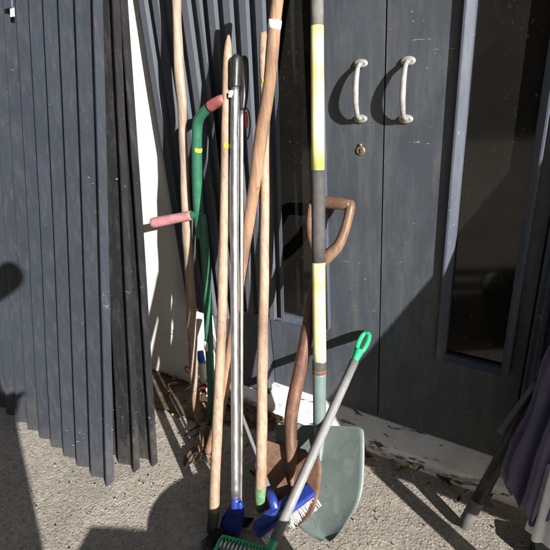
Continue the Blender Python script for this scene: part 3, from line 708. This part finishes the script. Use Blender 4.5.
h_ = at(208, 426, z=.085); h2 = at(203, 446, z=.022); tipp = at(184, 466, z=.006)
r = thing('hand_trowel', V((h2.x, h2.y, 0)), 'small rusty hand trowel with reddish wooden handle beside the hand fork', 'hand trowel')
bm = BM(); tube(bm, [h_, h_.lerp(h2, .5), h2], [.009, .0125, .010], 14, 4); build('handle', bm, M['wood_red'], r)
dd_ = (tipp-h2).normalized(); ss_ = dd_.cross(V((0, 0, 1))).normalized(); up_ = ss_.cross(dd_)
bm = BM(); tube(bm, [h2, h2.lerp(tipp, .2)], [.005, .005], 10, 1); build('neck', bm, M['darkmetal'], r)
bm = BM(); grid_solid(bm, lambda u, v: h2.lerp(tipp, .18+.82*v)+ss_*((2*u-1)*.030*max(.05, math.sin(math.pi*min(1, .25+.75*v))**.6))+up_*(.006*(2*u-1)**2), 8, 10, up_, .0014); build('blade', bm, M['rust'], r)

# ------------------------------------------------------------------ closed purple parasol, right
G = at(463, 527, z=.0); 
T = V(at(549, 372, y=-.125)); dd = (T-G).normalized()
r = thing('parasol', G, 'folded purple parasol on a black pole leaning at the right edge', 'parasol')
rp = radpx(12.5, G)
bm = BM(); tube(bm, [G+dd*.10, G+dd*.4, G+dd*.78], rp*.98, 24, 2); build('pole', bm, M['blackmatte'], r)
M['palegrip'] = worn('pale_grey_plastic', (.10, .10, .097), .6, .15, 50, .4, 0, (.2, .19, .17))
bm = BM(); tube(bm, [G+dd*.004, G+dd*.006, G+dd*.05, G+dd*.108, G+dd*.115], [rp*.8, rp*.98, rp*1.02, rp*1.06, rp*1.0], 24, 1); build('foot_sleeve', bm, M['palegrip'], r)
# canopy: pleated skirt about an axis right of the pole
def canopy(name, pxl, pxr, base_px, ybase, ytop, nple, mat, label=None):
    pass
A0 = at(532, 500, y=-.28); A1 = at(593, 326, y=-.13)
axis = (A1-A0).normalized(); u1 = axis.cross(V((0, 1, 0))).normalized(); u2 = axis.cross(u1).normalized()
H_ = (A1-A0).length
def can_fn(u, v, k0=0):
    a = u*2*math.pi
    pleat = math.cos(a*9+.9*math.sin(3*v))
    rad = (.074-.020*v)*(1+.26*pleat)+.012*noise.noise(V((math.cos(a)*2, math.sin(a)*2, v*4)))+.003*noise.noise(V((math.cos(a)*9, math.sin(a)*9, v*14)))
    hem = .028*math.cos(a*9) + .022*math.sin(a*2+1) + .014*noise.noise(V((math.cos(a)*3, math.sin(a)*3, 7)))
    return A0+axis*(H_*v*1.15+hem*(1-v))+u1*math.cos(a)*rad+u2*math.sin(a)*rad
bm = BM(); NU, NV = 180, 24
gg = [[bm.verts.new(can_fn(i/NU, j/NV)) for i in range(NU)] for j in range(NV+1)]
for j in range(NV):
    for i in range(NU): bm.faces.new((gg[j][i], gg[j][(i+1) % NU], gg[j+1][(i+1) % NU], gg[j+1][i]))
c_ = build('canopy', bm, M['purple'], r); sm_ = c_.modifiers.new('th', 'SOLIDIFY'); sm_.thickness = .0016
# stray flap on the far side of the pole
bm = BM(); f0, f1, f2, f3 = at(497, 430, y=-.19), at(505, 435, y=-.20), at(540, 382, y=-.15), at(534, 380, y=-.14)
M['greycanvas'] = worn('grey_canvas', (.12, .115, .14), .85, .15, 40, .2)
grid_solid(bm, lambda u, v: (f0.lerp(f1, u)).lerp(f3.lerp(f2, u), v)+V((0, -.012*math.sin(u*3.1), 0)), 6, 8, V((0, -1, .2)), .0016); build('canopy_flap', bm, M['greycanvas'], r)
# white cloth folded beneath
w0 = at(546, 520, y=-.30)
r = thing('white_cloth', V((w0.x, w0.y, 0)), 'bit of folded white cloth hanging below the purple parasol at the lower right corner', 'cloth')
W0 = at(543, 536, y=-.34); W1 = at(560, 470, y=-.30); axw = (W1-W0).normalized(); v1 = axw.cross(V((0, 1, 0))).normalized(); v2 = axw.cross(v1)
bm = BM(); NU = 90
gg = [[bm.verts.new(W0+axw*(W1-W0).length*j/12+(v1*math.cos(2*math.pi*i/NU)+v2*math.sin(2*math.pi*i/NU))*(.036*(1+.22*math.cos(6*2*math.pi*i/NU+j*.1))-.001*j)) for i in range(NU)] for j in range(13)]
for j in range(12):
    for i in range(NU): bm.faces.new((gg[j][i], gg[j][(i+1) % NU], gg[j+1][(i+1) % NU], gg[j+1][i]))
o = build('folded_cloth', bm, M['whitecloth'], r)
bm = BM(); q = at(540, 545, z=.02); frame_box(bm, q+V((.02, -.02, 0)), V((1, .3, 0)).normalized(), V((-.3, 1, 0)).normalized(), V((0, 0, 1)), .04, .03, .02)
tag(build('rubber_foot', bm, M['black'], None, False, V((q.x, q.y, 0)), bevel=.006), 'black rubber block on the paving under the white cloth', 'block')
# scrap of foil
q = at(521, 544, z=.008); bm = BM()
grid_solid(bm, lambda u, v: q+V(((u-.5)*.022, (v-.5)*.014, .004*noise.noise(V((u*4, v*4, 0)))*2+.002)), 8, 6, V((0, 0, 1)), .0006)
tag(build('foil_scrap', bm, M['chrome'], None, True, V((q.x, q.y, 0))), 'crumpled shiny foil scrap on the paving beside the parasol', 'litter')

# dry leaves along the sill
def leaf_mesh(k):
    bm = BM(); n_ = 6; L_ = random.uniform(.012, .024); W2 = L_*random.uniform(.3, .5)
    c = random.uniform(.5, 1.5)
    A = []
    for i in range(n_+1):
        t = i/n_; w = W2*math.sin(math.pi*min(1, t*.95+.03))**.8
        A.append([bm.verts.new(((t-.5)*L_*2, s*w, c*.006*s*s+.004*math.sin(t*5+k)+.002)) for s in (-1, 0, 1)])
    for a_, b_ in zip(A, A[1:]):
        for s in range(2): bm.faces.new((a_[s], a_[s+1], b_[s+1], b_[s]))
    me = bpy.data.meshes.new('leaf'); bm.to_mesh(me); bm.free(); me.materials.append(M['leaf']); return me
lm = [leaf_mesh(k) for k in range(6)]
for i in range(105):
    x = random.uniform(-1.75, .0) if i < 60 else random.uniform(-1.5, -.75)
    y = -.108-abs(random.gauss(0, .028)) if i < 60 else -.11-abs(random.gauss(0, .14))
    o = bpy.data.objects.new('dry_leaf', random.choice(lm)); COL.objects.link(o)
    o.location = (x, y, .010); o.rotation_euler = (random.uniform(-.4, .4), random.uniform(-.4, .4), random.uniform(0, 6.28)); s_ = random.uniform(.6, 1.35); o.scale = (s_, s_, s_)
    tag(o, 'small brown dry leaf lying in the grit at the foot of the sill', 'leaf', 'dry leaves along the sill')

# ------------------------------------------------------------------ out of view: the photographer and added shade casters
SUN = V((-2.05, 1, -.80)).normalized()
# added bench and board, unseen at right, shaped to shade the doors
r = thing('shade_bench', (.8, -.33, 0), 'low wooden bench added out of view to carry the shade board', 'bench')
bm = BM(); box(bm, (.32, -.59, .33), (1.35, -.03, .365)); build('seat', bm, M['wood_board'], r, False, bevel=.004)
for x in (.36, 1.27):
    for y in (-.60, -.10):
        bm = BM(); box(bm, (x, y, -.002), (x+.04, y+.04, .33)); build('leg', bm, M['wood_board'], r, False)
r0 = V((.8, -.57, .366))
bm = BM(); tt = V((0, .57, 1.44)).normalized(); nb = V((0, -1.44, .57)).normalized(); c = V((.80, -.575, .372))+tt*.77-nb*.012
frame_box(bm, c, V((1, 0, 0)), nb, tt, .50, .010, .77)
tag(build('shade_board', bm, M['clad'], None, False, r0, bevel=.003), 'dark board added out of view to cast the diagonal shade on the doors', 'board')
# pail added out of view; its shadow darkens the paving by the tools
bc = V((-.20, -.97, 0)); bm = BM()
lathe(bm, bc, [(.15, 0), (.19, .265), (.196, .270), (.19, .275), (.183, .265), (.145, .01), (.0005, .01)], seg=40)
bk = build('shade_bucket', bm, M['black'], None, True, bc); tag(bk, 'black pail added out of view to cast the round shadow on the paving', 'shade_bucket')
r = thing('shade_crate', (.03, -1.40, 0), 'low slatted crate added out of view to cast a shadow on the paving', 'crate')  # crate added only for the straight-edged shadow at lower left
for k in range(4):
    z0 = .01+.10*k
    for lo, hi in (((-.12, -1.50, z0), (.20, -1.488, z0+.085)), ((-.12, -1.312, z0), (.20, -1.30, z0+.085)), ((-.12, -1.486, z0), (-.108, -1.314, z0+.085)), ((.188, -1.486, z0), (.20, -1.314, z0+.085))):
        bm = BM(); box(bm, lo, hi); build('slat', bm, M['wood_board'], r, False)
for x in (-.105, .163):
    for y in (-1.486, -1.338):
        bm = BM(); box(bm, (x, y, .0), (x+.022, y+.022, .40)); build('corner_post', bm, M['wood_board'], r, False)
bm = BM(); box(bm, (-.104, -1.46, .012), (.184, -1.34, .022)); build('base_board', bm, M['wood_board'], r, False)
bm = BM(); box(bm, (-.122, -1.502, .402), (.202, -1.298, .414)); build('lid', bm, M['wood_board'], r, False)
r.rotation_euler.z = R(25)
# the photographer
def skinned(name, verts, edges, rad, mat, parent, rootv=0, sub=2):
    me = bpy.data.meshes.new(name); off = root_loc(parent)
    me.from_pydata([tuple(V(v)-off) for v in verts], edges, []); me.materials.append(mat)
    o = bpy.data.objects.new(name, me); COL.objects.link(o); o.parent = parent
    sk = o.modifiers.new('skin', 'SKIN'); sk.use_smooth_shade = True
    for i, v in enumerate(me.skin_vertices[0].data): v.radius = rad[i] if isinstance(rad[i], tuple) else (rad[i], rad[i]); v.use_root = (i == rootv)
    ss = o.modifiers.new('sub', 'SUBSURF'); ss.levels = sub; ss.render_levels = sub
    return o
F = V((-.56, .83, 0)).normalized(); Rt = V((.83, .56, 0)).normalized()
PB = V((.19, -1.90, 0))
def pp(f, s, z): return PB+F*f+Rt*s+V((0, 0, z*1.085 if not 1.37 < z < 1.39 and abs(f-.42) > .001 else z))
person = thing('person', PB, 'person in navy shirt and grey trousers standing and holding up a phone', 'person')
vs = [pp(0, 0, .92), pp(.01, 0, 1.10), pp(0, 0, 1.30), pp(0, 0, 1.40), pp(.02, 0, 1.47), pp(.05, 0, 1.56), pp(.05, 0, 1.65),
      pp(0, .17, 1.36), pp(.14, .30, 1.41), pp(.36, .10, 1.38), pp(.42, .06, 1.37),
      pp(0, -.17, 1.36), pp(.14, -.30, 1.41), pp(.36, -.10, 1.38), pp(.42, -.06, 1.37),
      pp(0, .09, .84), pp(.03, .11, .48), pp(-.02, .12, .09), pp(.10, .14, .04),
      pp(0, -.09, .84), pp(.03, -.11, .48), pp(-.02, -.12, .09), pp(.10, -.14, .04)]
es = [(0,1),(1,2),(2,3),(3,4),(4,5),(5,6),(2,7),(7,8),(8,9),(9,10),(2,11),(11,12),(12,13),(13,14),(0,15),(15,16),(16,17),(17,18),(0,19),(19,20),(20,21),(21,22)]
ra = [(.15,.11),(.13,.10),(.15,.10),.055,.055,.085,.075,.055,.045,.030,.028,.055,.045,.030,.028,.085,.058,.040,.035,.085,.058,.040,.035]
skinned('body', vs, es, ra, M['skin'], person)
skinned('trousers', [vs[i] for i in (0, 15, 16, 17, 19, 20, 21)], [(0,1),(1,2),(2,3),(0,4),(4,5),(5,6)], [(.165,.125), .10, .075, .062, .10, .075, .062], M['trousers'], person)
skinned('shirt', [pp(0,0,.90), vs[1], vs[2], pp(0,0,1.385), vs[7], vs[8], pp(.24,.22,1.40), vs[11], vs[12], pp(.24,-.22,1.40)], [(0,1),(1,2),(2,3),(2,4),(4,5),(5,6),(2,7),(7,8),(8,9)], [(.17,.13),(.15,.115),(.165,.115),.075,.07,.058,.048,.07,.058,.048], M['shirt'], person)
bm = BM(); bmesh.ops.create_uvsphere(bm, u_segments=24, v_segments=16, radius=1)
for v in list(bm.verts):
    if v.co.z < -.25 and v.co.dot(V((F.x, F.y, 0))) > -.1: bm.verts.remove(v)
for v in bm.verts: v.co = pp(.035, 0, 1.635)+v.co*.103
build('hair', bm, M['hair'], person)
for s in (-1, 1):
    for k in range(5):
        a_ = pp(.42, .06*s, 1.37)
        if k < 4:
            q = [a_, a_+F*.035+Rt*(-s*.004)+V((0,0,.022-.015*k)), a_+F*.055-Rt*s*.022+V((0,0,.026-.018*k)), a_+F*.045-Rt*s*.042+V((0,0,.026-.018*k))]
        else: q = [a_, a_+F*.005-Rt*s*.02+V((0,0,-.005)), a_+F*.0-Rt*s*.038+V((0,0,.012))]
        bm = BM(); tube(bm, q, [.013, .010, .009, .007][:len(q)], 10, 4); build('finger', bm, M['skin'], person)
    bm = BM(); lathe(bm, pp(.132, .031*s, 1.60), [(.0005, .006), (.007, .004), (.009, 0), (.0005, -.004)], F, 12); build('eye', bm, M['hair'], person)
    bm = BM(); tube(bm, [pp(.05, .14*s if 0 else .12*s, .045)-F*.12, pp(.05, .12*s, .045), pp(.17, .13*s, .035), pp(.21, .13*s, .03)], [.035, .045, .042, .025], 14, 4); build('shoe', bm, M['black'], person)
pc = CAM-AF*.012
bm = BM(); frame_box(bm, pc-AR*.055+AD*.02, AR, AD, AF, .072, .036, .004)
tag(build('phone', bm, M['black'], None, False, pc, bevel=.003), 'black phone held up level by the person', 'phone')

# canvas roof added unseen to block sky light; building across the street
r = thing('shade_awning', (-.6, 0, 3.0), 'dark canvas roof added out of view to block sky light above the doors', 'shade_awning')
bm = BM(); grid_solid(bm, lambda u, v: V((-4+7*u, -.0-1.3*v, 3.12-.10*v)), 14, 4, V((0, 0, 1)), .01); build('canvas', bm, M['greycanvas'], r, False)
bm = BM(); tube(bm, [V((-4, -1.3, 3.0)), V((3, -1.3, 3.0))], .02, 10, 1); build('front_bar', bm, M['blackmatte'], r)
for x in (-3.9, 2.9):
    bm = BM(); tube(bm, [V((x, 0, 2.6)), V((x, -1.28, 3.0))], .012, 8, 1); build('stay', bm, M['blackmatte'], r)
M['brick'] = worn('brown_render', (.20, .15, .12), .9, .15, 2, .2)
r = thing('street_building', (-14, -9, 0), 'brown rendered building across the street with rows of dark windows', 'building')
bm = BM(); box(bm, (-34, -16, -.05), (4, -9, 9.5)); build('wall', bm, M['brick'], r, False)
for k in range(9):
    for z in (1.0, 4.0, 7.0):
        bm = BM(); box(bm, (-32+4*k, -8.99, z), (-30.4+4*k, -8.94, z+1.7)); wn = build('window', bm, M['white'], r, False)
        bm = BM(); box(bm, (-31.9+4*k, -8.93, z+.1), (-30.5+4*k, -8.92, z+1.6)); build('pane', bm, M['pane'], wn, False)
# loose grit
bm = BM(); rg = random.Random(5)
for i in range(900):
    if i < 500: x = rg.uniform(-1.8, .1); y = -.105-abs(rg.gauss(0, .05))
    else: x = rg.uniform(-1.9, .1); y = rg.uniform(-1.1, -.12)
    q = rg.uniform(.0012, .0038)*(1.5 if rg.random() < .08 else 1)
    mt = Matrix.Translation((x, y, gz(x, y)+q*.2)) @ Matrix.Rotation(rg.uniform(0, 6), 4, V((rg.random(), rg.random(), 1)).normalized()) @ Matrix.Diagonal((q, q*rg.uniform(.6, 1), q*rg.uniform(.5, .9), 1))
    bmesh.ops.create_icosphere(bm, subdivisions=1, radius=1, matrix=mt)
a = Mat('grit_stone', .9, 0, .2); a.col(a.ramp(a.noise(40, 2, .5), [(.35, (.10, .075, .055)), (.5, (.30, .25, .20)), (.65, (.50, .46, .40))]))
tag(build('gravel', bm, a.m, None, False), 'loose grit and small stones scattered over the paving', 'grit', None, 'stuff')

# ------------------------------------------------------------------ light
w = bpy.data.worlds.new('World'); scene.world = w; w.use_nodes = True
nt = w.node_tree; bg = nt.nodes['Background']; sky = nt.nodes.new('ShaderNodeTexSky'); sky.sky_type = 'NISHITA'; sky.sun_disc = False
to = -SUN
elev = math.asin(to.z); sky.sun_elevation = elev; sky.sun_rotation = math.atan2(to.x, to.y)
sky.air_density = 1; sky.dust_density = 1
nt.links.new(sky.outputs[0], bg.inputs[0]); bg.inputs[1].default_value = .05
sl = bpy.data.lights.new('sun', 'SUN'); sl.energy = 5; sl.angle = R(.5); sl.color = (1, .965, .91)
so = bpy.data.objects.new('sun', sl); COL.objects.link(so); so.rotation_euler = SUN.to_track_quat('-Z', 'Y').to_euler(); so.location = (4, -3, 4)
scene.view_settings.view_transform = 'Standard'; scene.view_settings.look = 'None'; scene.view_settings.exposure = 1.15; scene.view_settings.gamma = 1
scene.render.resolution_x = 1024; scene.render.resolution_y = 1024
